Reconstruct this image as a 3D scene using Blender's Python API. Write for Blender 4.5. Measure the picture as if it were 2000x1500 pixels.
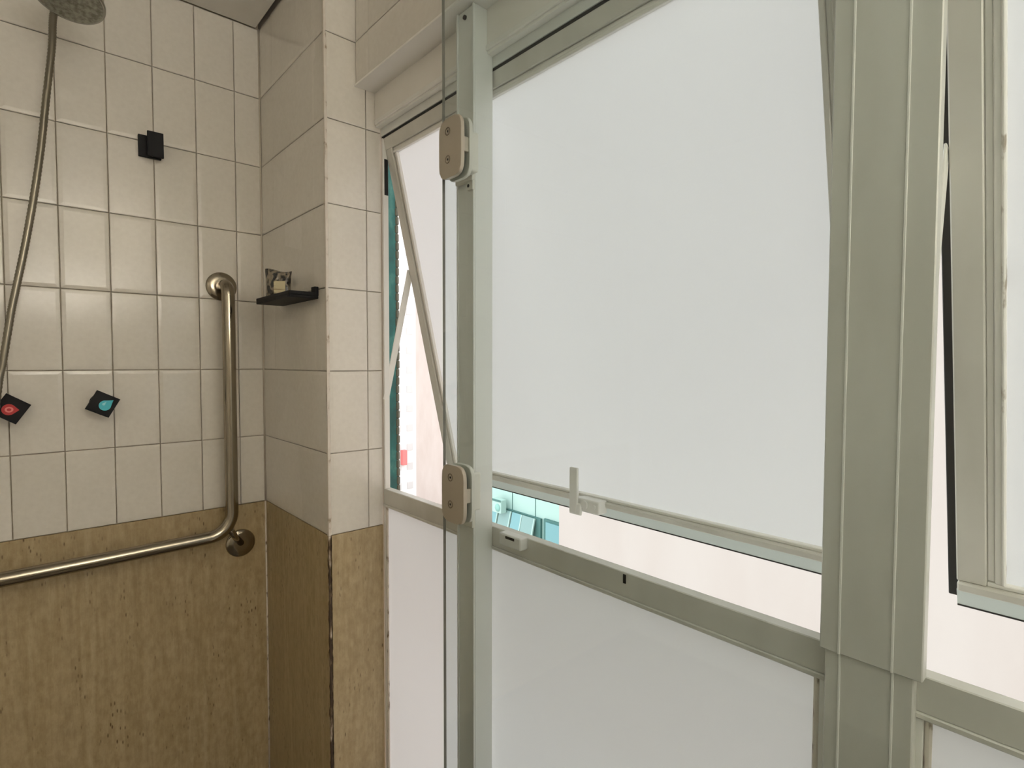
import bpy, bmesh, math, random
from mathutils import Vector, Matrix
random.seed(7)
for o in list(bpy.data.objects): bpy.data.objects.remove(o)
S = bpy.context.scene
COL = S.collection
Z0 = 1.0      # all heights below are given from the top of the stone dado, 1 m above the floor

# ------------------------------------------------------------------ camera
cam_d = bpy.data.cameras.new('camera'); cam = bpy.data.objects.new('camera', cam_d); COL.objects.link(cam)
cam_d.sensor_fit = 'HORIZONTAL'; cam_d.sensor_width = 36.0; cam_d.lens = 36.0 * 1075.8 / 2000.0
cam_d.clip_start = 0.02; cam_d.clip_end = 400
yaw, pit, rol = 0.7297, -0.0389, 0.0023
fw = Vector((math.sin(yaw)*math.cos(pit), math.cos(yaw)*math.cos(pit), math.sin(pit)))
r0 = Vector((math.cos(yaw), -math.sin(yaw), 0)); u0 = r0.cross(fw)
rr = r0*math.cos(rol) + u0*math.sin(rol); uu = -r0*math.sin(rol) + u0*math.cos(rol)
cam.matrix_world = Matrix(((rr.x, uu.x, -fw.x, -0.55), (rr.y, uu.y, -fw.y, -1.7389), (rr.z, uu.z, -fw.z, 0.4217+Z0), (0, 0, 0, 1)))
S.camera = cam

# ------------------------------------------------------------------ sky and exposure
w = bpy.data.worlds.new('overcast'); S.world = w; w.use_nodes = True
bg = w.node_tree.nodes['Background']; bg.inputs[0].default_value = (0.98, 0.99, 1.0, 1); bg.inputs[1].default_value = 2.7
S.view_settings.view_transform = 'Standard'; S.view_settings.look = 'None'
S.view_settings.gamma = 1.0; S.view_settings.use_curve_mapping = False
S.view_settings.exposure = 0.08

# ------------------------------------------------------------------ materials
def srgb(r, g, b):
    f = lambda c: (c/255/12.92) if c/255 <= .04045 else ((c/255+.055)/1.055)**2.4
    return (f(r), f(g), f(b), 1)
def mat(name, col, rough=.5, metal=0.0, spec=.5):
    m = bpy.data.materials.new(name); m.use_nodes = True
    p = m.node_tree.nodes['Principled BSDF']
    p.inputs['Base Color'].default_value = col; p.inputs['Roughness'].default_value = rough
    p.inputs['Metallic'].default_value = metal; p.inputs['Specular IOR Level'].default_value = spec
    return m
def N(m, t, **kw):
    n = m.node_tree.nodes.new(t)
    for k, v in kw.items(): setattr(n, k, v)
    return n
def L(m, a, b): m.node_tree.links.new(a, b)
def P(m): return m.node_tree.nodes['Principled BSDF']
def mapped(m, scale, coord='Object'):
    tc = N(m, 'ShaderNodeTexCoord'); mp = N(m, 'ShaderNodeMapping'); mp.inputs['Scale'].default_value = scale
    L(m, tc.outputs[coord], mp.inputs[0]); return mp.outputs[0]
def noise(m, vec, scale, detail=4, rough=.55):
    n = N(m, 'ShaderNodeTexNoise'); n.inputs['Scale'].default_value = scale
    n.inputs['Detail'].default_value = detail; n.inputs['Roughness'].default_value = rough
    if vec is not None: L(m, vec, n.inputs['Vector'])
    return n.outputs['Fac']
def ramp(m, fac, stops):
    r = N(m, 'ShaderNodeValToRGB'); e = r.color_ramp.elements
    while len(e) < len(stops): e.new(.5)
    for el, (p, c) in zip(e, stops): el.position = p; el.color = c
    L(m, fac, r.inputs[0]); return r.outputs[0]
def mix(m, fac, a, b, mode='MIX'):
    n = N(m, 'ShaderNodeMix', data_type='RGBA', blend_type=mode)
    for s, v in ((0, fac), (6, a), (7, b)):
        if hasattr(v, 'is_output'): L(m, v, n.inputs[s])
        else: n.inputs[s].default_value = v
    return n.outputs[2]
def bump(m, h, strength, dist=.002):
    b = N(m, 'ShaderNodeBump'); b.inputs['Strength'].default_value = strength; b.inputs['Distance'].default_value = dist
    L(m, h, b.inputs['Height']); L(m, b.outputs[0], P(m).inputs['Normal'])

M = {}
# glazed tile
m = M['tile'] = mat('glazed_tile', srgb(228, 219, 204), .13)
oi = N(m, 'ShaderNodeObjectInfo')
c = ramp(m, oi.outputs['Random'], [(0, srgb(226, 220, 208)), (1, srgb(233, 227, 216))])
sp = noise(m, mapped(m, (1, 1, 1)), 90, 3)
c = mix(m, .06, c, ramp(m, sp, [(.3, srgb(150, 135, 110)), (.7, srgb(255, 250, 240))]))
L(m, c, P(m).inputs['Base Color'])
bump(m, noise(m, mapped(m, (1, 1, .5)), 9, 1), .25, .004)
# grout
m = M['grout'] = mat('grout', srgb(168, 152, 128), .9)
L(m, ramp(m, noise(m, mapped(m, (1, 1, 1)), 25), [(.35, srgb(172, 156, 132)), (.65, srgb(206, 194, 174))]), P(m).inputs['Base Color'])
m = M['grout_light'] = mat('pale_grout', srgb(206, 196, 180), .9)
# travertine
m = M['travertine'] = mat('travertine', srgb(176, 152, 115), .38)
v1 = mapped(m, (1, 1, .075)); v2 = mapped(m, (1, 1, .3))
band = noise(m, v1, 19, 8, .7)
c = ramp(m, band, [(.28, srgb(150, 130, 92)), (.44, srgb(180, 161, 123)), (.53, srgb(166, 146, 106)), (.64, srgb(186, 168, 131)), (.78, srgb(172, 152, 112))])
fine = noise(m, v2, 130, 3)
blot = noise(m, mapped(m, (1, 1, .6)), 60, 5, .7)
c = mix(m, .16, c, ramp(m, blot, [(.38, srgb(118, 94, 60)), (.62, srgb(214, 196, 160))]))
c = mix(m, .10, c, ramp(m, fine, [(.35, srgb(120, 95, 62)), (.65, srgb(205, 185, 150))]))
vor = N(m, 'ShaderNodeTexVoronoi'); vor.inputs['Scale'].default_value = 120; L(m, v2, vor.inputs['Vector'])
zone = noise(m, mapped(m, (1, 1, .22)), 17, 3)
pit_a = ramp(m, vor.outputs['Distance'], [(.12, (1, 1, 1, 1)), (.25, (0, 0, 0, 1))])
pit_b = ramp(m, zone, [(.50, (0, 0, 0, 1)), (.64, (1, 1, 1, 1))])
pits = mix(m, 1.0, pit_a, pit_b, 'MULTIPLY')
c = mix(m, pits, c, srgb(96, 74, 44)); L(m, c, P(m).inputs['Base Color'])
# aluminium, white powder coat, plaster, etc.
def alu(name, col, rough, metal, amt=.1):
    m = mat(name, col, rough, metal)
    n1 = noise(m, mapped(m, (1, 1, .25)), 14, 5)
    c = mix(m, amt, col, ramp(m, n1, [(.35, (.25, .23, .19, 1)), (.65, (1, 1, 1, 1))])); L(m, c, P(m).inputs['Base Color'])
    return m
M['alu'] = alu('anodised_aluminium', srgb(216, 213, 203), .38, .1)
M['alu_white'] = alu('pale_aluminium', srgb(242, 239, 231), .4, 0.0, .04)
M['alu_post'] = alu('satin_aluminium', srgb(228, 229, 223), .35, .12, .04)
M['rail_white'] = mat('pale_blue_white_rail', srgb(236, 246, 246), .3)  # blue-white colour stands in for outside light reflected by the rail
M['gasket'] = mat('black_rubber', srgb(20, 20, 20), .6)
M['seal'] = mat('sealant', srgb(225, 218, 206), .5)
m = M['seal']; L(m, ramp(m, noise(m, mapped(m, (1, 1, .5)), 40, 4), [(.38, srgb(120, 100, 72)), (.46, srgb(222, 212, 198)), (1, srgb(236, 230, 220))]), P(m).inputs['Base Color'])
m = M['seal_white'] = mat('fresh_sealant', srgb(246, 244, 238), .5)
L(m, ramp(m, noise(m, mapped(m, (1, 1, .4)), 50, 4), [(.34, srgb(170, 160, 145)), (.42, srgb(244, 241, 234)), (1, srgb(250, 249, 245))]), P(m).inputs['Base Color'])
m = M['edge'] = mat('chipped_edge_filler', srgb(205, 192, 175), .8)
L(m, ramp(m, noise(m, mapped(m, (1, 1, .6)), 60, 5), [(.3, srgb(150, 130, 104)), (.42, srgb(216, 206, 192)), (1, srgb(235, 228, 216))]), P(m).inputs['Base Color'])
m = M['edge_dark'] = mat('stained_edge_filler', srgb(90, 70, 45), .8)
L(m, ramp(m, noise(m, mapped(m, (1, 1, .35)), 45, 5), [(.5, srgb(62, 46, 28)), (.56, srgb(120, 100, 76)), (.66, srgb(214, 204, 188))]), P(m).inputs['Base Color'])
m = M['plaster'] = mat('painted_plaster', srgb(238, 233, 223), .6)
L(m, mix(m, .06, srgb(240, 235, 225), ramp(m, noise(m, mapped(m, (1, 1, 1)), 12), [(.3, srgb(150, 140, 120)), (.7, (1, 1, 1, 1))])), P(m).inputs['Base Color'])
M['white_paint'] = mat('fresh_white_paint', srgb(244, 240, 233), .6)  # extra whiteness stands in for daylight thrown up onto the soffit
M['dark'] = mat('void_black', srgb(14, 13, 12), .9)
M['black'] = mat('matt_black_metal', (.0035, .0035, .004, 1), .55, 0, .25)
m = M['steel'] = mat('polished_steel', srgb(158, 149, 132), .16, 1.0)
bump(m, noise(m, mapped(m, (1, 1, 1)), 30, 3), .05, .001)
m = M['chrome'] = mat('chrome', srgb(168, 168, 162), .12, 1.0)
M['hose'] = mat('hose_metal', srgb(138, 132, 118), .3, .9)
m = M['spray'] = mat('chrome_spray_face', srgb(150, 150, 140), .3, .9)
L(m, ramp(m, noise(m, mapped(m, (1, 1, 1)), 110, 3), [(.35, srgb(128, 128, 118)), (.6, srgb(172, 172, 162))]), P(m).inputs['Base Color'])
M['clamp'] = mat('hinge_satin_nickel', srgb(184, 175, 158), .36, .3)
M['screw_ring'] = mat('screw_ring', srgb(118, 106, 88), .4, .3)
M['clamp_white'] = mat('hinge_pale_edge', srgb(224, 222, 210), .4, .1)
M['plastic'] = mat('white_plastic', srgb(228, 226, 220), .35)
M['cyan'] = mat('cyan_print', srgb(70, 190, 205), .4)
M['cyan_light'] = mat('pale_cyan_print', srgb(150, 220, 226), .4)
M['red'] = mat('red_print', srgb(196, 42, 44), .4)
M['pink'] = mat('pink_print', srgb(240, 140, 130), .4)
M['hole'] = mat('dark_slot', srgb(25, 22, 18), .8)
# soap sachet
m = M['sachet'] = mat('patterned_film', srgb(150, 140, 120), .3)
n1 = noise(m, mapped(m, (1, 1, .6)), 55, 2, .5)
L(m, ramp(m, n1, [(.40, srgb(34, 32, 28)), (.47, srgb(128, 118, 100)), (.55, srgb(146, 134, 116)), (.6, srgb(38, 40, 36))]), P(m).inputs['Base Color'])
m = M['sachet_label'] = mat('printed_label', srgb(200, 188, 150), .5)
wv = N(m, 'ShaderNodeTexNoise'); wv.inputs['Scale'].default_value = 40; L(m, mapped(m, (.6, .6, 3.5)), wv.inputs['Vector'])
L(m, ramp(m, wv.outputs[0], [(.36, srgb(150, 132, 98)), (.44, srgb(205, 193, 155))]), P(m).inputs['Base Color'])

# frosted pane: polished outer face + etched inner face that scatters the light
def clear_face(name, tint, rough=.02):
    m = bpy.data.materials.new(name); m.use_nodes = True; nt = m.node_tree; nt.nodes.clear()
    o = nt.nodes.new('ShaderNodeOutputMaterial'); t = nt.nodes.new('ShaderNodeBsdfTransparent'); g = nt.nodes.new('ShaderNodeBsdfGlossy')
    mx = nt.nodes.new('ShaderNodeMixShader'); fr = nt.nodes.new('ShaderNodeFresnel'); 
    geo = nt.nodes.new('ShaderNodeNewGeometry'); mr = nt.nodes.new('ShaderNodeMapRange')      # same reflectance on both faces of the sheet
    mr.inputs['To Min'].default_value = 1.35; mr.inputs['To Max'].default_value = 1/1.35
    nt.links.new(geo.outputs['Backfacing'], mr.inputs['Value']); nt.links.new(mr.outputs[0], fr.inputs['IOR'])
    t.inputs[0].default_value = tint; g.inputs['Roughness'].default_value = rough
    nt.links.new(fr.outputs[0], mx.inputs[0]); nt.links.new(t.outputs[0], mx.inputs[1]); nt.links.new(g.outputs[0], mx.inputs[2])
    nt.links.new(mx.outputs[0], o.inputs[0]); return m
def frosted(name, trans, refl):
    m = bpy.data.materials.new(name); m.use_nodes = True; nt = m.node_tree; nt.nodes.clear()
    o = nt.nodes.new('ShaderNodeOutputMaterial'); t = nt.nodes.new('ShaderNodeBsdfTranslucent'); d = nt.nodes.new('ShaderNodeBsdfDiffuse')
    ad = nt.nodes.new('ShaderNodeAddShader'); t.inputs[0].default_value = trans; d.inputs[0].default_value = refl
    nt.links.new(t.outputs[0], ad.inputs[0]); nt.links.new(d.outputs[0], ad.inputs[1]); nt.links.new(ad.outputs[0], o.inputs[0]); return m
M['pane_outer'] = clear_face('pane_polished_face', (.97, .98, .98, 1))
M['pane_frost'] = frosted('pane_etched_face', (.445, .45, .455, 1), (.40, .40, .395, 1))
M['door_glass'] = clear_face('tinted_door_glass', (.925, .955, .955, 1), .01)
m = M['door_edge'] = mat('glass_cut_edge', srgb(124, 122, 112), .2)
# outside
m = M['teal'] = mat('teal_mosaic', srgb(40, 140, 132), .35)
L(m, ramp(m, noise(m, mapped(m, (1, 1, .5)), 30, 4), [(.35, srgb(14, 76, 72)), (.55, srgb(22, 96, 90)), (.72, srgb(70, 124, 114))]), P(m).inputs['Base Color'])
M['teal_edge'] = mat('brown_teal_edge_tile', srgb(92, 92, 78), .5)
M['pale_render'] = mat('pale_render', srgb(224, 205, 196), .9)
m = M['pale_render']; L(m, mix(m, .05, srgb(179, 167, 161), ramp(m, noise(m, mapped(m, (1, 1, .3)), .8, 5), [(.35, srgb(160, 130, 120)), (.65, (1, 1, 1, 1))])), P(m).inputs['Base Color'])
M['tower'] = mat('white_tower_render', srgb(208, 203, 201), .9)
M['tower_glass'] = mat('tower_window_glass', srgb(182, 178, 177), .5)
M['awning'] = mat('red_awning_cloth', srgb(206, 112, 110), .8)
M['turq'] = mat('turquoise_render', srgb(136, 182, 174), .8)
M['turq_white'] = mat('pale_turquoise_trim', srgb(168, 196, 189), .7)
M['blue_glass'] = mat('blue_window_glass', srgb(112, 158, 164), .4)
M['blue_glass2'] = mat('grey_blue_window_glass', srgb(126, 156, 154), .4)
M['dark_teal'] = mat('teal_window_frame', srgb(70, 112, 108), .6)
M['asphalt'] = mat('street_asphalt', srgb(190, 186, 178), .9)  # pale concrete tone raised to bounce daylight up to the window
M['roof'] = mat('low_roof', srgb(196, 186, 178), .9)
M['floor'] = mat('beige_floor_tile', srgb(176, 156, 124), .35)
m = M['floor']
br = N(m, 'ShaderNodeTexBrick'); br.inputs['Scale'].default_value = 1; br.offset = 0
br.inputs['Color1'].default_value = srgb(98, 88, 74); br.inputs['Color2'].default_value = srgb(90, 80, 67); br.inputs['Mortar'].default_value = srgb(66, 58, 48)
br.inputs['Mortar Size'].default_value = .004; br.inputs['Brick Width'].default_value = .4; br.inputs['Row Height'].default_value = .4
L(m, mapped(m, (1, 1, 1)), br.inputs['Vector']); L(m, br.outputs[0], P(m).inputs['Base Color'])
M['room_wall'] = mat('cream_wall', srgb(236, 232, 223), .5)

# ------------------------------------------------------------------ mesh helpers
class MB:
    def __init__(s): s.bm = bmesh.new()
    def _tag(s, geo, mi, smooth):
        for f in geo: f.material_index = mi; f.smooth = smooth
    def box(s, x0, x1, y0, y1, z0, z1, bev=0, seg=1, mi=0, T=None):
        vs = [s.bm.verts.new((x, y, z)) for x in (x0, x1) for y in (y0, y1) for z in (z0, z1)]
        fs = [s.bm.faces.new([vs[i] for i in q]) for q in ((0, 1, 3, 2), (4, 6, 7, 5), (0, 4, 5, 1), (2, 3, 7, 6), (0, 2, 6, 4), (1, 5, 7, 3))]
        s._tag(fs, mi, False)
        if bev:
            es = list({e for f in fs for e in f.edges})
            g = bmesh.ops.bevel(s.bm, geom=es, offset=bev, segments=seg, affect='EDGES', profile=.5, clamp_overlap=True)
            s._tag(g['faces'], mi, seg > 1)
            vs = list({v for f in fs + g['faces'] if f.is_valid for v in f.verts} | {v for v in g['verts']})
        if T is not None:
            for v in vs:
                if v.is_valid: v.co = T @ v.co
        return s
    def prism(s, pts, T, depth, bev=0, seg=2, mi=0, mi_side=None):
        """closed outline pts (2-D) swept along local +z by depth, then transformed by T"""
        if mi_side is None: mi_side = mi
        a = [s.bm.verts.new((p[0], p[1], 0)) for p in pts]; b = [s.bm.verts.new((p[0], p[1], depth)) for p in pts]
        n = len(pts); fs = [s.bm.faces.new(a[::-1]), s.bm.faces.new(b)]; s._tag(fs, mi, False)
        sd = [s.bm.faces.new((a[i], a[(i+1) % n], b[(i+1) % n], b[i])) for i in range(n)]; s._tag(sd, mi_side, False)
        vs = a + b
        if bev:
            es = list({e for f in fs for e in f.edges})
            g = bmesh.ops.bevel(s.bm, geom=es, offset=bev, segments=seg, affect='EDGES', profile=.5, clamp_overlap=True)
            s._tag(g['faces'], mi_side, True)
            vs = list({v for f in fs + sd + g['faces'] if f.is_valid for v in f.verts})
        for v in vs: v.co = T @ v.co
        return s
    def tube(s, path, rad, n=14, cap=True, mi=0, smooth=True):
        path = [Vector(p) for p in path]; rings = []; up = None
        for i, p in enumerate(path):
            t = (path[min(i+1, len(path)-1)] - path[max(i-1, 0)]).normalized()
            if up is None:
                up = t.orthogonal().normalized()
            up = (up - t*up.dot(t)).normalized(); sd = t.cross(up)
            r = rad[i] if isinstance(rad, (list, tuple)) else rad
            rings.append([s.bm.verts.new(p + (up*math.cos(a) + sd*math.sin(a))*r) for a in [2*math.pi*k/n for k in range(n)]])
        fs = []
        for A, B in zip(rings, rings[1:]):
            for k in range(n): fs.append(s.bm.faces.new((A[k], A[(k+1) % n], B[(k+1) % n], B[k])))
        s._tag(fs, mi, smooth)
        if cap: s._tag([s.bm.faces.new(rings[0][::-1]), s.bm.faces.new(rings[-1])], mi, False)
        return s
    def lathe(s, prof, T, n=40, mi=0, smooth=True):
        """prof: list of (radius, height) around local z"""
        rings = [[s.bm.verts.new(T @ Vector((max(r, 1e-5)*math.cos(2*math.pi*k/n), max(r, 1e-5)*math.sin(2*math.pi*k/n), h))) for k in range(n)] for r, h in prof]
        fs = []
        for A, B in zip(rings, rings[1:]):
            for k in range(n): fs.append(s.bm.faces.new((A[k], A[(k+1) % n], B[(k+1) % n], B[k])))
        s._tag(fs, mi, smooth)
        s._tag([s.bm.faces.new(rings[0][::-1]), s.bm.faces.new(rings[-1])], mi, False)
        return s
    def build(s, name, mats, parent=None, origin=None):
        bmesh.ops.recalc_face_normals(s.bm, faces=s.bm.faces[:])
        co = [v.co for v in s.bm.verts]
        if origin is None:
            lo = [min(c[i] for c in co) for i in range(3)]; hi = [max(c[i] for c in co) for i in range(3)]
            origin = Vector(((lo[0]+hi[0])/2, (lo[1]+hi[1])/2, lo[2]))
        origin = Vector(origin)
        for v in s.bm.verts: v.co -= origin
        me = bpy.data.meshes.new(name); s.bm.to_mesh(me); s.bm.free()
        for mm in (mats if isinstance(mats, (list, tuple)) else [mats]): me.materials.append(mm)
        ob = bpy.data.objects.new(name, me); COL.objects.link(ob)
        link(ob, origin + Vector((0, 0, Z0)), parent); return ob
WORLD = {}
def link(ob, wloc, parent):
    WORLD[ob.name] = Vector(wloc)
    ob.parent = parent
    ob.location = Vector(wloc) - (WORLD[parent.name] if parent else Vector())
def empty(name, loc):
    e = bpy.data.objects.new(name, None); COL.objects.link(e); e.empty_display_size = .05
    link(e, Vector(loc) + Vector((0, 0, Z0)), None); return e
def inst(name, me, loc, parent, rot=None):
    o = bpy.data.objects.new(name, me); COL.objects.link(o); link(o, Vector(loc) + Vector((0, 0, Z0)), parent)
    if rot: o.rotation_euler = rot
    return o
def tag(o, label=None, cat=None, group=None, kind=None):
    if label: o['label'] = label
    if cat: o['category'] = cat
    if group: o['group'] = group
    if kind: o['kind'] = kind
    return o
def struct(o, label): return tag(o, label, kind='structure')

# ------------------------------------------------------------------ room shell
XL, YF, ZC = -1.75, -3.0, 1.40          # left wall, wall behind the camera, ceiling
YB2 = -2.66                              # far end of the second window bay
ZS = -0.80                               # window sill
fl = MB().box(XL-.1, .165, YF-.1, .1, -1.08, -1.0).build('floor', M['floor']); struct(fl, 'dark tiled bathroom floor')

wa = MB().box(XL-.1, 0.0, .0075, .12, -1.0, 1.62).build('wall_back', M['grout']); struct(wa, 'white tiled shower wall with travertine dado')
wb = MB().box(.0075, .165, -.4525, .5, -1.0, 1.62).build('wall_right', M['grout_light']); struct(wb, 'narrow tiled return wall beside the window')
wh = MB().box(.0855, .165, YF, -.4525, 1.0985, 1.62).build('wall_window', M['plaster'])
struct(wh, 'tiled wall above the window')
MB().box(.0855, .165, YF-.1, -.4525, -1.0, ZS-.03).build('wall_below_window', M['travertine'], wh)
MB().box(.0855, .165, YF-.1, YB2, ZS-.03, 1.0985).build('wall_end', M['room_wall'], wh)
MB().box(.130, .165, YB2, -.4525, 1.024, 1.0985).build('lintel', M['plaster'], wh)
MB().box(.076, .1300, YB2, -.46, 1.094, 1.0985).build('soffit', M['white_paint'], wh)  # soffit colour lightened in place of window light from below
wl = MB().box(XL-.1, XL, YF-.1, .0075, -1.0, 1.62).build('wall_left', M['room_wall']); struct(wl, 'cream wall on the far left of the bathroom')
wf = MB().box(XL, .0855, YF-.1, YF, -1.0, 1.62).build('wall_front', M['room_wall']); struct(wf, 'cream wall behind the viewer')
ce = MB().box(XL, -.010, YF, -.003, ZC, ZC+.012).build('ceiling', M['plaster']); struct(ce, 'off white ceiling panel with shadow gap')
MB().box(XL-.1, .165, YF-.1, .12, 1.62, 1.70).build('slab', M['dark'], ce)
MB().box(-.0100, .074, YF, -.47, ZC+.002, ZC+.014).build('panel', M['plaster'], ce)

# tiles: 10 x 20 cm, cushion-edged, one object each
def tile_mesh(wd, ht, name='tile'):
    g = .0009; bm = bmesh.new(); rings = []
    for inx, d in ((0, 0.0), (0, .0062), (.0016, .0074), (.009, .0080)):
        a, b = wd/2-g-inx, ht/2-g-inx
        rings.append([bm.verts.new((sx*a, -d, sz*b)) for sx, sz in ((-1, -1), (1, -1), (1, 1), (-1, 1))])
    for A, B in zip(rings, rings[1:]):
        for k in range(4): bm.faces.new((A[k], A[(k+1) % 4], B[(k+1) % 4], B[k]))
    bm.faces.new(rings[-1]); bm.faces.new(rings[0][::-1])
    bmesh.ops.recalc_face_normals(bm, faces=bm.faces[:])
    me = bpy.data.meshes.new(name); bm.to_mesh(me); bm.free(); me.materials.append(M['tile'])
    for p in me.polygons: p.use_smooth = False
    return me
TM = {}
def tile(parent, wd, ht, pos, rz):
    k = (round(wd, 4), round(ht, 4))
    if k not in TM: TM[k] = tile_mesh(*k)
    o = inst('tile', TM[k], pos, parent, (random.uniform(-.003, .003), 0, rz + random.uniform(-.004, .004)))
    return o
def run(a, b, joints):                     # widths between joints
    js = [a] + [j for j in joints if a+1e-4 < j < b-1e-4] + [b]
    return list(zip(js, js[1:]))
rowsA = [(k*.2, k*.2+.2) for k in range(7)]
for x0, x1 in run(XL, 0, sorted(-(.0696+.1003*k) for k in range(20))):
    for z0, z1 in rowsA: tile(wa, x1-x0, z1-z0, ((x0+x1)/2, .008, (z0+z1)/2), 0)
for y0, y1 in run(-.460, -.001, [-.1, -.2, -.3, -.4]):
    for z0, z1 in rowsA: tile(wb, y1-y0, z1-z0, (.008, (y0+y1)/2, (z0+z1)/2), -math.pi/2)
for x0, x1 in run(.004, .1465, [.1059]):
    for z0, z1 in rowsA:
        tile(wb, x1-x0, z1-z0, ((x0+x1)/2, -.452, (z0+z1)/2), 0)
for y0, y1 in run(-1.2255, -.4615, [-.5255-.1*k for k in range(8)]):
    for z0, z1 in ((1.0945, 1.20), (1.20, 1.40)): tile(wh, y1-y0, z1-z0, (.086, (y0+y1)/2, (z0+z1)/2), -math.pi/2)
MB().box(.078, .086, YF, -1.2255, 1.0945, 1.40).build('plaster_band', M['plaster'], wh)
# travertine dado slabs
MB().box(XL, -.002, .0005, .0078, -1.0, -.0008, .0008).build('slab_panel', M['travertine'], wa)
MB().box(.0005, .0078, -.4595, -.003, -1.0, -.0008, .0008).build('slab_panel', M['travertine'], wb)
MB().box(.0035, .1465, -.4595, -.4522, -1.0, -.0008, .0008).build('slab_panel', M['travertine'], wb)
MB().tube([(-.0012, -.0012, -1.0), (-.0012, -.0012, -.001)], .0024, 6).build('corner_joint', M['seal'], wa)
MB().tube([(-.0006, -.0006, 0), (-.0006, -.0006, 1.4)], .0026, 6).build('corner_joint', M['grout_light'], wa)
# chipped filler along the outer corner
def ragged(z0, z1, wob, name, mt, parent):
    mb = MB(); n = int((z1-z0)/.012); pr = None
    for i in range(n+1):
        z = z0+(z1-z0)*i/n; a = .0045+random.uniform(-wob, wob); b = .0045+random.uniform(-wob, wob)*.6
        ring = [mb.bm.verts.new(c) for c in ((-.0012, -.460+a, z), (-.0016, -.4618, z), (.0005+b, -.4612, z), (.005, -.455, z))]
        if pr:
            for k in range(4): mb.bm.faces.new((pr[k], pr[(k+1) % 4], ring[(k+1) % 4], ring[k]))
        pr = ring
    return mb.build(name, mt, parent)
ragged(0, 1.4, .0028, 'corner_filler', M['edge'], wb)
ragged(-1.0, -.001, .0034, 'corner_filler', M['edge_dark'], wb)

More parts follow.
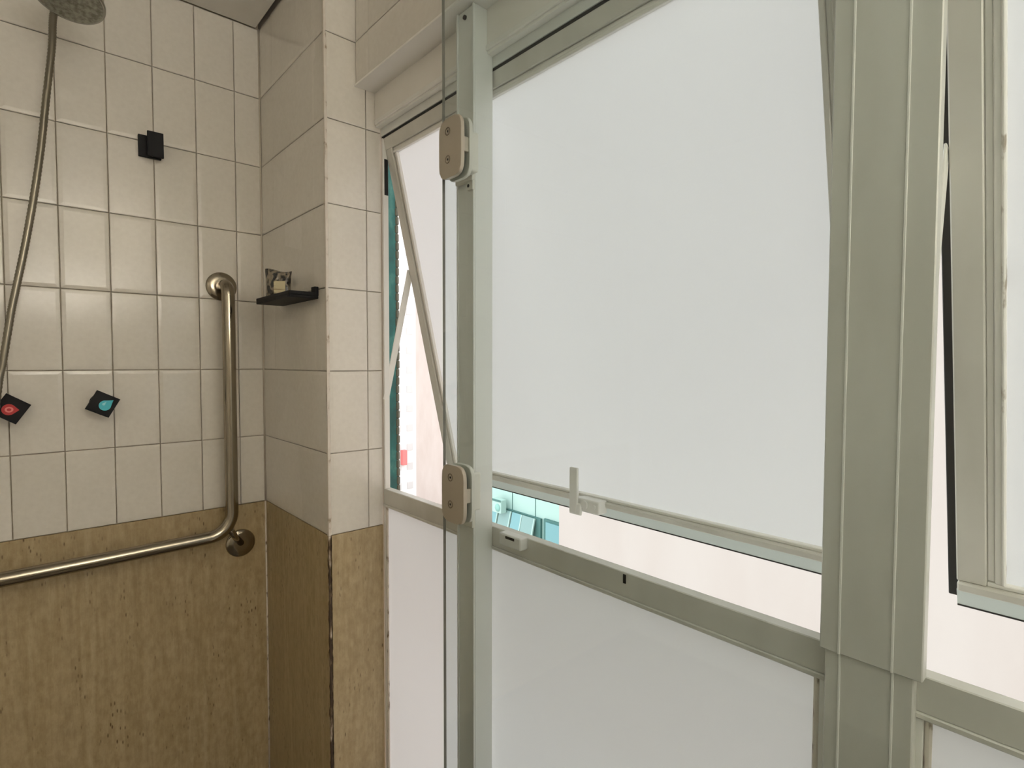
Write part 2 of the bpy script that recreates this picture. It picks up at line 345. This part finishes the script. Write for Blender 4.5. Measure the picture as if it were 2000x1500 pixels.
# ------------------------------------------------------------------ windows
TH = math.radians(12.7)
def window(name, label, ya, yb, ys0, ys1, th, left_arm=True):
    """ya > yb: frame from ya to yb along the wall; sash from ys0 to ys1"""
    root = empty(name, (.147, (ya+yb)/2, ZS)); struct(root, label)
    A = M['alu']; W = M['alu_white']
    # head: white lip, flat face, rubber line
    MB().box(.127, .16, yb, ya, 1.0155, 1.0265, .0015).box(.1315, .16, yb, ya, 1.010, 1.0156).build('head_lip', W, root)
    MB().box(.145, .165, yb, ya, .9905, 1.0155).build('head', M['alu_post'], root)
    MB().box(.1475, .162, yb, ya, .9850, .9906).build('head_gasket', M['gasket'], root)
    # jambs
    MB().box(.1465, .1615, ya-.0075, ya, ZS, (.9868 if ya > -1 else .05), .001).build('jamb', W, root)
    MB().box(.1465, .1615, yb, yb+.0075, ZS, (.9868 if yb < -2 else .05), .001).build('jamb', W, root)
    # transom with lower lip
    MB().box(.146, .166, yb, ya, .056, .0955, .0012).box(.1435, .166, yb, ya, .0495, .0562, .0012).build('transom', A, root)
    MB().box(.1450, .1462, -.0025+ (ya+yb)/2-.237, .0025+(ya+yb)/2-.237, .078, .092).build('drain_slot', M['hole'], root)
    MB().box(.140, .166, yb, ya, ZS-.03, ZS, .002).build('sill', A, root)
    # fixed lower pane: etched face towards the room
    mb = MB(); pane_box(mb, .153, .159, yb+.0076, ya-.0076, ZS, .0494); mb.build('lower_pane', [M['pane_frost'], M['pane_outer']], root)
    MB().box(.1475, .1532, ya-.0145, ya-.0075, ZS, .0494, .002).build('sealant_bead', M['seal'], root)
    MB().box(.1475, .1532, yb+.0075, yb+.0145, ZS, .0494, .002).build('sealant_bead', M['seal'], root)
    # tilting sash, built flat then turned about its top edge
    T = Matrix.Translation((.147, 0, .985)) @ Matrix.Rotation(th, 4, 'Y').inverted()
    # local frame: x outward, z = -h
    H = .905; mb = MB(); a, b = ys0, ys1
    rw, d0, d1 = .030, .000, .022
    mb.box(d0, d1, b, a, -rw, 0, .0015, T=T)                                  # top rail
    Tw = T @ Matrix(((1, 0, 0, 0), (0, 0, 1, b), (0, 1, 0, 0), (0, 0, 0, 1)))
    web = MB().prism([(d0, -H+.0235), (d1, -H+.0235), (d1, -H), (d0+.004, -H)], Tw, a-b)      # bottom rail, web below the ridge, daylight reflection put into its colour
    mb.box(d0-.005, d1, b+.001, a-.001, -H+.0235, -H+.036, .002, T=T)         # bottom rail, ridge
    mb.box(d0, d1, a-rw, a, -H+.036, -rw, .0015, T=T); mb.box(d0, d1, b, b+rw, -H+.036, -rw, .0015, T=T)
    sash = mb.build('sash', A, root)
    web.build('drip_rail', M['rail_white'], sash)
    ia, ib = a-rw, b+rw
    mb = MB()
    mb.box(.0055, .012, ib, ia, -rw-.0075, -rw, .001, T=T).box(.002, .012, ib, ia, -rw-.014, -rw-.0075, .001, T=T)
    mb.box(.002, .012, ib, ia, -H+.036, -H+.042, .001, T=T)
    mb.box(.0055, .012, ia-.0075, ia, -H+.042, -rw-.014, .001, T=T).box(.002, .012, ia-.0145, ia-.0075, -H+.042, -rw-.014, .001, T=T)
    mb.box(.0055, .012, ib, ib+.0075, -H+.042, -rw-.014, .001, T=T).box(.002, .012, ib+.0075, ib+.0145, -H+.042, -rw-.014, .001, T=T)
    mb.build('glazing_bead', W, sash)
    mb = MB(); pane_box(mb, .0095, .0155, ib, ia, -H+.036, -rw, T); mb.build('pane', [M['pane_frost'], M['pane_outer']], sash)
    MB().box(d0+.0035, d1, b, a, -H-.0022, -H, T=T).build('rubber_strip', M['gasket'], sash)
    if ys0 < -1: MB().box(d1, d1+.006, a-.002, a+.0125, -H, -.02, .001, T=T).build('weather_flange', M['gasket'], sash)
    if ys0 < -1: MB().box(-.001, .0096, ia-.0180, ia-.0140, -H+.042, -rw-.014, .0015, T=T).build('sealant_bead', M['seal_white'], sash)
    # friction stay arms between jamb and sash stile
    for yy in (a+.001, b-.004):
        p0 = Vector((.151, 0, .325)); p1 = Vector((.147+.33*math.sin(th)+.006, 0, .985-.33*math.cos(th)))
        d = (p1-p0).normalized(); n = Vector((d.z, 0, -d.x))*.0085
        vs = [(p0-n), (p0+n), (p1+n), (p1-n)]
        mb = MB()
        Tm = Matrix(((1, 0, 0, 0), (0, 0, 1, yy), (0, 1, 0, 0), (0, 0, 0, 1)))
        mb.prism([(v.x, v.z) for v in vs], Tm, .003, .0008, 1); mb.build('stay_arm', W, root)
        MB().box(.150, .1605, yy-.001, yy+.0045, .845, .935).build('stay_track', M['gasket'], root)
    return root, sash, T, H
def pane_box(mb, x0, x1, y0, y1, z0, z1, T=None):
    vs = [mb.bm.verts.new((x, y, z)) for x in (x0, x1) for y in (y0, y1) for z in (z0, z1)]
    for q, mi in (((0, 1, 3, 2), 0), ((4, 6, 7, 5), 1), ((0, 4, 5, 1), 1), ((2, 3, 7, 6), 1), ((0, 2, 6, 4), 1), ((1, 5, 7, 3), 1)):
        f = mb.bm.faces.new([vs[i] for i in q]); f.material_index = mi
    if T is not None:
        for v in vs: v.co = T @ v.co

w1, s1, T1, H1 = window('window_1', 'wide frosted window with its upper sash tilted open', -.4625, -1.514, -.4705, -1.5205, TH)
w2, s2, T2, H2 = window('window_2', 'second frosted window bay right of the broad grey mullion', -1.600, YB2, -1.5985, -2.64, math.radians(13.6))
# latch on the sash and keeper on the transom
MB().box(.314, .342, -1.036, -.972, .1130, .1400, .003, 2).build('latch', M['plastic'], s1)
lv = MB().box(.3075, .3140, -.9835, -.9610, .1060, .2030, .0025, 2).build('latch_lever', M['plastic'], s1)
MB().box(.3080, .3150, -.9930, -.9600, .1040, .1300, .004, 2).build('latch_boss', M['plastic'], s1)
MB().tube([(.3095, -1.0000, .1290), (.3150, -1.0000, .1290)], .0085, 16).build('latch_screw', M['plastic'], s1)
MB().tube([(.3100, -1.0250, .1280), (.3150, -1.0250, .1280)], .0045, 12).build('latch_screw', M['plastic'], s1)
mb = MB(); mb.box(.126, .147, -1.006, -.946, .0745, .0985, .003, 2); kp = mb.build('latch_keeper', M['plastic'], w1)
MB().box(.1250, .1275, -.990, -.966, .0905, .0950).build('keeper_slot', M['hole'], kp)

# broad mullion between the bays
tr = empty('trim_1', (.14, -1.557, ZS)); struct(tr, 'broad grey aluminium mullion between the two window bays')
MB().box(.128, .1445, -1.6090, -1.5120, .0955, 1.0155, .0012).box(.1440, .166, -1.585, -1.535, .0955, 1.0155).build('mullion_body', M['alu'], tr)
MB().box(.132, .166, -1.601, -1.5165, ZS, .0955, .0012).build('mullion_body', M['alu'], tr)
for y in (-1.532, -1.5825):
    MB().box(.1268, .1285, y-.0012, y+.0012, .0955, 1.0155, .0004).build('ridge', M['alu_white'], tr)
    MB().box(.1308, .1325, y-.0012, y+.0012, ZS, .0955, .0004).build('ridge', M['alu_white'], tr)

# ------------------------------------------------------------------ shower door: post, glass, hinges
post = empty('door_post', (.122, -.878, -1.0)); tag(post, 'square satin aluminium post in front of the window carrying the glass door', 'post')
mb = MB(); mb.box(.1005, .1455, -.9045, -.8505, -1.0, 1.0938, .0015)
mb.build('post_body', M['alu_post'], post)
mb = MB(); mb.box(.0972, .1008, -.9045, -.9005, -1.0, 1.0938, .0006).box(.0972, .1008, -.8545, -.8505, -1.0, 1.0938, .0006); mb.build('channel_lip', M['alu_post'], post)
for zt, zb in ((.8528, .7657), (.2160, .1021)):
    MB().box(.0935, .1008, -.9052, -.8515, zb, zt, .001).build('hinge_mount', M['clamp_white'], post)
MB().box(.0945, .1008, -.9052, -.888, .7480, .7657, .001).build('mount_tab', M['clamp_white'], post)
MB().tube([(.0938, -.8925, .757), (.1, -.8925, .757)], .0032, 12).build('screw_hole', M['hole'], post)
MB().tube([(.0968, -.876, 1.0784), (.1008, -.876, 1.0784)], .0042, 12).build('screw_hole', M['hole'], post)

door = empty('glass_door', (.051, -1.34, -.985)); tag(door, 'clear greenish glass shower door folded back along the window', 'glass door')
mb = MB()
vs = [mb.bm.verts.new(c) for c in [(x, y, z) for x in (.0475, .0537) for y in (-1.80, -.8745) for z in (-.985, 1.34)]]
for q, mi in (((0, 1, 3, 2), 0), ((4, 6, 7, 5), 0), ((0, 4, 5, 1), 1), ((2, 3, 7, 6), 1), ((0, 2, 6, 4), 1), ((1, 5, 7, 3), 1)):
    f = mb.bm.faces.new([vs[i] for i in q]); f.material_index = mi
mb.build('glass_panel', [M['door_glass'], M['door_edge']], door)
def plate_outline(wd, ht):
    pts = []
    # rounded rectangle with bulging sides
    for k in range(40):
        a = 2*math.pi*k/40; c, s = math.cos(a), math.sin(a)
        e = 2/4.6
        pts.append((wd/2*math.copysign(abs(c)**e, c), ht/2*math.copysign(abs(s)**(2/5.5), s)))
    return pts
Tyz = lambda x, y, z: Matrix(((0, 0, 1, x), (1, 0, 0, y), (0, 1, 0, z), (0, 0, 0, 1)))
for yc, zc in ((-.9125, .809), (-.9185, .1798)):
    hg = MB().prism(plate_outline(.068, .1065), Tyz(.0375, yc, zc), .0075, .0016, 2, 0).build('hinge', M['clamp'], door)
    MB().prism(plate_outline(.068, .1065), Tyz(.0562, yc, zc), .0075, .0016, 2).build('hinge_back_plate', M['clamp_white'], hg)
    MB().box(.0448, .0562, yc-.032, yc-.024, zc-.013, zc+.013, .001).build('hinge_spacer', M['clamp'], hg)
    MB().box(.0636, .0935, yc-.014, yc+.022, zc-.036, zc+.036, .003, 2).build('hinge_knuckle', M['clamp_white'], hg)
    for dz in (.030, -.020):
        mb = MB(); Tc = Tyz(.0366, yc+.0065, zc+dz)
        mb.lathe([(.0074, .0012), (.0074, .0002), (.0066, 0), (.0058, .0002), (.0056, .0012)], Tc, 24); mb.build('screw', M['screw_ring'], hg)
        MB().lathe([(.0022, .0009), (.0022, .0004)], Tc, 6).build('screw_socket', M['hole'], hg)

# ------------------------------------------------------------------ grab bar
gb = empty('grab_bar', (-.36, -.03, -.12)); tag(gb, 'polished steel L-shaped grab bar on the tiled shower wall', 'grab bar')
R = .0172; yb_ = -.062
path = [(-.1115, -.004, .637)]
for k in range(9):
    a = math.pi/2*k/8; path.append((-.1115, -.030-.032*math.sin(a), .637-.032*(1-math.cos(a))))
xb, zb, rb = -.1115, -.0640, .062
path += [(xb, yb_, .45), (xb, yb_, .2), (xb, yb_, zb+rb+.01)]
for k in range(11):
    a = math.pi/2*k/10; path.append((xb-rb*(1-math.cos(a)), yb_, zb+rb-rb*math.sin(a)))
path += [(-.4, yb_, zb-.004), (-.8, yb_, zb-.0075)]
for k in range(1, 9):
    a = math.pi/2*k/8; path.append((-.86-.032*math.sin(a), yb_+.032*(1-math.cos(a)), zb-.008))
path.append((-.892, -.004, zb-.008))
MB().tube(path, R, 20).build('rail', M['steel'], gb)
Ty = lambda x, y, z: Matrix(((1, 0, 0, x), (0, 0, -1, y), (0, 1, 0, z), (0, 0, 0, 1)))   # local z -> -y
fl_prof = [(.0405, 0), (.0405, .003), (.038, .006), (.026, .0085), (.0205, .009)]
for x, z in ((-.1132, .637), (-.0735, -.114), (-.892, zb-.008)):
    MB().lathe(fl_prof, Ty(x, .0004, z), 40).build('flange', M['steel'], gb)
MB().tube([(-.118, yb_, -.050), (-.098, -.040, -.082), (-.0735, -.006, -.113)], .0088, 14).build('strut', M['steel'], gb)

# ------------------------------------------------------------------ shower head and hose
n = Vector((-.116, -.232, -.966)).normalized(); c0 = Vector((-.455, -.25, 1.172))
q = n.to_track_quat('Z', 'Y').to_matrix().to_4x4(); Th = Matrix.Translation(c0) @ q
sh = empty('rain_shower', tuple(c0)); tag(sh, 'round chrome shower head at the top left above the hose', 'shower head')
MB().lathe([(.012, -.030), (.016, -.022), (.045, -.014), (.0605, -.010), (.0625, -.006), (.0625, -.001), (.061, 0)], Th, 56).build('head_disc', M['chrome'], sh)
MB().lathe([(.0578, -.001), (.0578, .0008), (.056, .0012)], Th, 48).build('spray_face', M['spray'], sh)
MB().tube([c0-n*.026, c0-n*.05+Vector((0, .03, 0)), Vector((-.462, -.15, 1.262)), Vector((-.465, -.06, 1.285)), Vector((-.465, -.004, 1.288))], .0095, 14).build('arm', M['chrome'], sh)
MB().lathe([(.028, 0), (.028, .004), (.014, .010)], Ty(-.465, .0004, 1.288), 32).build('wall_flange', M['chrome'], sh)
hp = [(-0.463, 1.252), (-0.4723, 1.2131), (-0.4768, 1.1379), (-0.4893, 1.0233), (-0.5009, 0.9096), (-0.516, 0.7959), (-0.5325, 0.6898), (-0.5504, 0.5892), (-0.5603, 0.5337), (-0.5764, 0.4238), (-0.5843, 0.3772), (-0.6, 0.25), (-0.617, 0.17), (-0.64, 0.12)]
def smooth(pts, n):
    out = []
    for i in range(len(pts)-1):
        p0, p1, p2, p3 = pts[max(i-1, 0)], pts[i], pts[i+1], pts[min(i+2, len(pts)-1)]
        for k in range(n):
            t = k/n; out.append(tuple(.5*(2*b + (c-a)*t + (2*a-5*b+4*c-d)*t*t + (-a+3*b-3*c+d)*t**3) for a, b, c, d in zip(p0, p1, p2, p3)))
    out.append(pts[-1]); return out
hp3 = smooth([(x, -.07, z) for x, z in hp], 24)
ho = empty('shower_hose', (-.55, -.07, .12)); tag(ho, 'ribbed chrome shower hose hanging along the left tiles', 'hose')
MB().tube(hp3, [.0078 if i % 2 else .0068 for i in range(len(hp3))], 12).build('hose_tube', M['hose'], ho)
MB().tube([hp3[-1], (-.645, -.05, .108), (-.648, -.02, .1), (-.648, -.001, .1)], .0095, 12).build('hose_outlet', M['chrome'], ho)

# ------------------------------------------------------------------ shower valves
def valve(name, label, corners, emblem):
    cx = sum(p[0] for p in corners)/4; cz = sum(p[1] for p in corners)/4
    v = empty(name, (cx, -.03, cz)); tag(v, label, 'tap', 'shower taps on the tiles')
    T = Matrix(((1, 0, 0, 0), (0, 0, 1, -.052), (0, 1, 0, 0), (0, 0, 0, 1)))
    MB().prism(corners, T, .012, .0012, 2).build('knob', M['black'], v)
    MB().lathe([(.014, 0), (.014, .042)], Ty(cx, .0004, cz), 24).build('stem', M['black'], v)
    MB().lathe([(.024, 0), (.024, .006), (.02, .008)], Ty(cx, .0004, cz), 32).build('collar', M['black'], v)
    emblem(v)
def drop(cx, cz, r, tip, ang, n=28):
    pts = []
    for k in range(n):
        a = 2*math.pi*k/n; rad = r if abs((a+math.pi) % (2*math.pi)-math.pi) > .9 else None
        x, z = r*math.cos(a), r*math.sin(a)
        d = abs((a+math.pi) % (2*math.pi)-math.pi)
        if d < 1.0: f = (1-d/1.0); x, z = x*(1-f)+tip*f if False else x + (tip-r)*f**1.6, z*(1-.35*f)
        pts.append((cx+x*math.cos(ang)-z*math.sin(ang), cz+x*math.sin(ang)+z*math.cos(ang)))
    return pts
Temb = Matrix(((1, 0, 0, 0), (0, 0, 1, -.0532), (0, 1, 0, 0), (0, 0, 0, 1)))
Temb2 = Matrix(((1, 0, 0, 0), (0, 0, 1, -.0538), (0, 1, 0, 0), (0, 0, 0, 1)))
def cold(v):
    MB().prism(drop(-.3940, .3130, .0125, .0215, .62), Temb, .0012).build('water_drop_mark', M['cyan'], v)
    MB().prism(drop(-.3965, .3165, .0030, .0085, .8), Temb2, .0008).build('mark_highlight', M['cyan_light'], v)
def hot(v):
    MB().prism(drop(-.5700, .3125, .0125, .0180, -.1), Temb, .0012).build('water_drop_mark', M['red'], v)
    mb = MB(); ring = lambda r: [(-.5695+r*math.cos(2*math.pi*k/24), .3125+r*.85*math.sin(2*math.pi*k/24)) for k in range(24)]
    mb.prism(ring(.0075), Temb2, .0008).build('mark_highlight', M['pink'], v)
    MB().prism(ring(.0038), Matrix.Translation((0, -.0004, 0)) @ Temb2, .0008).build('mark_centre', M['red'], v)
valve('shower_tap', 'black square shower tap with a blue water drop mark', [(-.4082, .3516), (-.3623, .3269), (-.3872, .2819), (-.4332, .3062)], cold)
valve('shower_tap', 'black square shower tap with a red drop mark at the left edge', [(-.5735, .3498), (-.5314, .3211), (-.5589, .2779), (-.6010, .3066)], hot)

# ------------------------------------------------------------------ hook
hk = empty('robe_hook', (-.278, -.015, .957)); tag(hk, 'small black square robe hook high on the tiled wall', 'hook')
MB().box(-.3055, -.2545, -.010, .0004, .9575, 1.0130, .0012, 2).build('back_plate', M['black'], hk)
MB().box(-.2850, -.2600, -.030, -.009, .970, .995, .001).build('hook_stem', M['black'], hk)
MB().box(-.2895, -.2535, -.036, -.029, .9545, 1.0185, .0012, 2).build('front_plate', M['black'], hk)

# ------------------------------------------------------------------ soap shelf and sachet
sf = empty('soap_shelf', (-.035, -.29, .577)); tag(sf, 'black metal soap shelf on the narrow tiled wall', 'shelf')
MB().box(-.0705, .0004, -.412, -.170, .5765, .5835, .001).build('shelf_base', M['black'], sf)
MB().box(-.0705, -.0655, -.412, -.170, .5830, .5920, .001).build('shelf_rim', M['black'], sf)
MB().box(-.0705, .0004, -.4125, -.4075, .5830, .5920, .001).build('shelf_end', M['black'], sf)
MB().box(-.0705, .0004, -.1745, -.170, .5830, .5920, .001).build('shelf_end', M['black'], sf)
MB().box(-.010, .0004, -.4135, -.392, .5830, .6060, .001).build('wall_bracket', M['black'], sf)
def sachet():
    bm = bmesh.new(); nx, nz = 12, 12; W_, H_ = .066, .076; grid = {}
    rnd = random.Random(3)
    for s in (-1, 1):
        for i in range(nx+1):
            for k in range(nz+1):
                u, v = i/nx, k/nz
                puff = .0145*(math.sin(math.pi*min(max(u, 0), 1))**.5)*(math.sin(math.pi*(v*.78+.12))**.6 if v < .999 else 0)
                edge = i in (0, nx)
                if edge and s == 1: grid[s, i, k] = grid[-1, i, k]; continue
                x = (u-.5)*W_*(1-.10*(1-v)+.02*math.sin(7*v)); z = v*H_ + .004*math.sin(5*u+1)*(v > .5)
                y = s*puff + rnd.uniform(-.0014, .0014)*(0 if edge else 1) + .004*v
                grid[s, i, k] = bm.verts.new((x, y, z))
    for s in (-1, 1):
        for i in range(nx):
            for k in range(nz):
                q = [grid[s, i, k], grid[s, i+1, k], grid[s, i+1, k+1], grid[s, i, k+1]]
                bm.faces.new(q)
    for k_ in (0, nz):
        for i in range(nx):
            q = [grid[-1, i, k_], grid[-1, i+1, k_], grid[1, i+1, k_], grid[1, i, k_]]
            u = []
            for vv in q:
                if vv not in u: u.append(vv)
            if len(u) > 2: bm.faces.new(u)
    bmesh.ops.recalc_face_normals(bm, faces=bm.faces[:])
    return bm
ang = -math.radians(34)
Tp = Matrix.Translation((-.0440, -.262, .5836)) @ Matrix.Rotation(ang, 4, 'Z')
so = empty('soap_packet', (-.0440, -.262, .5836)); tag(so, 'dark patterned soap packet with cream label standing on the black shelf', 'soap packet')
mb = MB(); mb.bm.free(); mb.bm = sachet()
for v in mb.bm.verts: v.co = Tp @ v.co
for f in mb.bm.faces: f.smooth = False
mb.build('packet_body', M['sachet'], so)
mb = MB(); mb.box(-.006, .022, -.0185, -.0165, .014, .046, .0004, T=Tp); mb.build('label', M['sachet_label'], so)

# ------------------------------------------------------------------ unseen uplighter added behind the viewer to fill the dark interior
def emit(name, col, k):
    m = bpy.data.materials.new(name); m.use_nodes = True; nt = m.node_tree; nt.nodes.clear()
    o = nt.nodes.new('ShaderNodeOutputMaterial'); e = nt.nodes.new('ShaderNodeEmission'); e.inputs[0].default_value = col; e.inputs[1].default_value = k
    nt.links.new(e.outputs[0], o.inputs[0]); return m
sc = empty('wall_sconce', (-.32, YF+.12, .62)); tag(sc, 'white bowl uplighter on the cream wall behind the viewer', 'lamp')
mb = MB(); mb.lathe([(.020, 0), (.070, .012), (.105, .045), (.118, .090), (.113, .090), (.100, .048), (.066, .018), (.016, .008)], Matrix.Translation((-.32, YF+.20, .62)), 40)
mb.build('shade', M['white_paint'], sc)
MB().box(-.36, -.28, YF, YF+.012, .60, .70, .003).box(-.33, -.31, YF+.01, YF+.19, .622, .640, .003).build('wall_bracket', M['alu_white'], sc)
mb = MB(); mb.lathe([(.002, 0), (.018, .004), (.031, .018), (.036, .036), (.031, .054), (.018, .068), (.002, .072)], Matrix.Translation((-.32, YF+.20, .632)), 24)
mb.build('bulb', emit('lamp_glow', (1.0, .975, .935, 1), 1480), sc)

# ------------------------------------------------------------------ outside
gr = MB().box(-60, 200, -150, 200, -25.2, -25).build('street_ground', M['asphalt']); struct(gr, 'street level far below the window')
pier = empty('teal_pier', (.235, -.22, -.9)); tag(pier, 'teal mosaic pier outside the left end of the window', 'pier')
MB().box(.166, .300, -.275, -.16, -.95, 1.5).build('pier_body', M['teal'], pier)
z = -.4
tme = None
while z < 1.2:
    if tme is None:
        o = MB().box(.292, .3035, -.2785, -.265, z, z+.0247, .003).build('edge_tile', M['teal_edge'], pier); tme = o.data
    else:
        inst('edge_tile', tme, (.29775+random.uniform(-.001, .0012), -.27175, z), pier)
    z += .0251
pb = MB().box(7, 15, -26, 5.357, -25, 9).build('apartment_block', M['pale_render']); tag(pb, 'plain pale pinkish building wall facing the window', 'building')
tb = empty('turquoise_building', (11, 12, -25)); tag(tb, 'turquoise building with tilted window glass seen through the gap', 'building')
MB().box(9, 14, 5.8, 10.9, -25, -1.2).build('wall', M['turq_white'], tb)
MB().box(8.93, 9.0, 7.80, 10.6, -4.06, -3.43).build('window_recess', M['dark_teal'], tb)
for i, (ya, yb) in enumerate(((10.5, 9.95), (9.85, 9.36), (9.28, 8.86), (8.78, 8.44), (8.40, 7.98))):
    T = Matrix.Translation((8.90, 0, -3.45)) @ Matrix.Rotation(math.radians(14), 4, 'Y')
    mb = MB(); mb.box(-.02, .0, yb, ya, -.56, 0, T=T); wn = mb.build('window_sash', M['blue_glass' if i % 2 else 'blue_glass2'], tb)
    MB().box(-.03, .01, yb-.035, yb, -.58, 0, T=T).build('sash_stile', M['turq_white'], wn)
MB().box(8.94, 9.0, 7.05, 7.70, -3.98, -3.40).build('window_frame', M['dark_teal'], tb)
MB().box(8.91, 8.95, 6.95, 7.60, -3.94, -3.46).build('window_glass', M['blue_glass'], tb)
MB().box(8.88, 9.0, 5.8, 10.9, -4.16, -4.07).build('sill_band', M['turq'], tb)
for y in (8.908, 8.043): MB().box(8.985, 9.0, y-.005, y+.005, -25, -1.2).build('facade_joint', M['dark_teal'], tb)
acu = empty('air_conditioner', (8.85, 9.15, -3.5)); tag(acu, 'small white air conditioner on the turquoise building', 'air conditioner')
MB().box(8.66, 8.85, 8.98, 9.36, -3.50, -3.16, .01).build('unit_body', M['turq_white'], acu)
MB().box(8.65, 8.67, 8.99, 9.35, -3.205, -3.155).build('unit_hood', M['dark_teal'], acu)
mb = MB(); mb.lathe([(.10, 0), (.10, .012), (.02, .016)], Matrix(((0, 0, -1, 8.662), (1, 0, 0, 9.11), (0, 1, 0, -3.36), (0, 0, 0, 1))), 24); mb.build('fan_grille', M['turq'], acu)
tw = empty('white_tower', (52, 75, -25)); tag(tw, 'distant white tower block with rows of small windows', 'building')
MB().box(36, 44.1, 70, 82, -25, 40).build('tower_wall', M['tower'], tw)
wm = None
for k in range(-8, 6):
    for cx in (43.0, 41.0, 39.2):
        z = 4.6+2.9*k
        if wm is None:
            o = MB().box(cx-.5, cx+.5, 69.93, 70.05, z, z+1.0).build('window', M['tower_glass'], tw); wm = o.data
        else: inst('window', wm, (cx, 69.99, z), tw)
aw = MB().box(41.35, 42.1, 69.2, 69.92, -14.8, -12.6, .05).build('awning', M['awning']); tag(aw, 'small red awning low on the white tower', 'awning')
pw = MB().box(44.1, 66, 70, 84, -25, 40).build('pale_block', M['pale_render']); tag(pw, 'windowless pale block joined to the right of the white tower', 'building')
for i, (x0, x1, h, lb) in enumerate(((36, 41, -19.8, 'low flat-roofed house at the foot of the white tower'), (41.2, 45, -21.2, 'lower flat-roofed house right of its neighbour below the tower'))):
    hs = empty('low_house', ((x0+x1)/2, 62, -25)); tag(hs, lb, 'house')
    MB().box(x0, x1, 59, 65, -25, h).build('wall', M['pale_render'], hs); MB().box(x0-.15, x1+.15, 58.8, 65.2, h, h+.25).build('roof', M['roof'], hs)
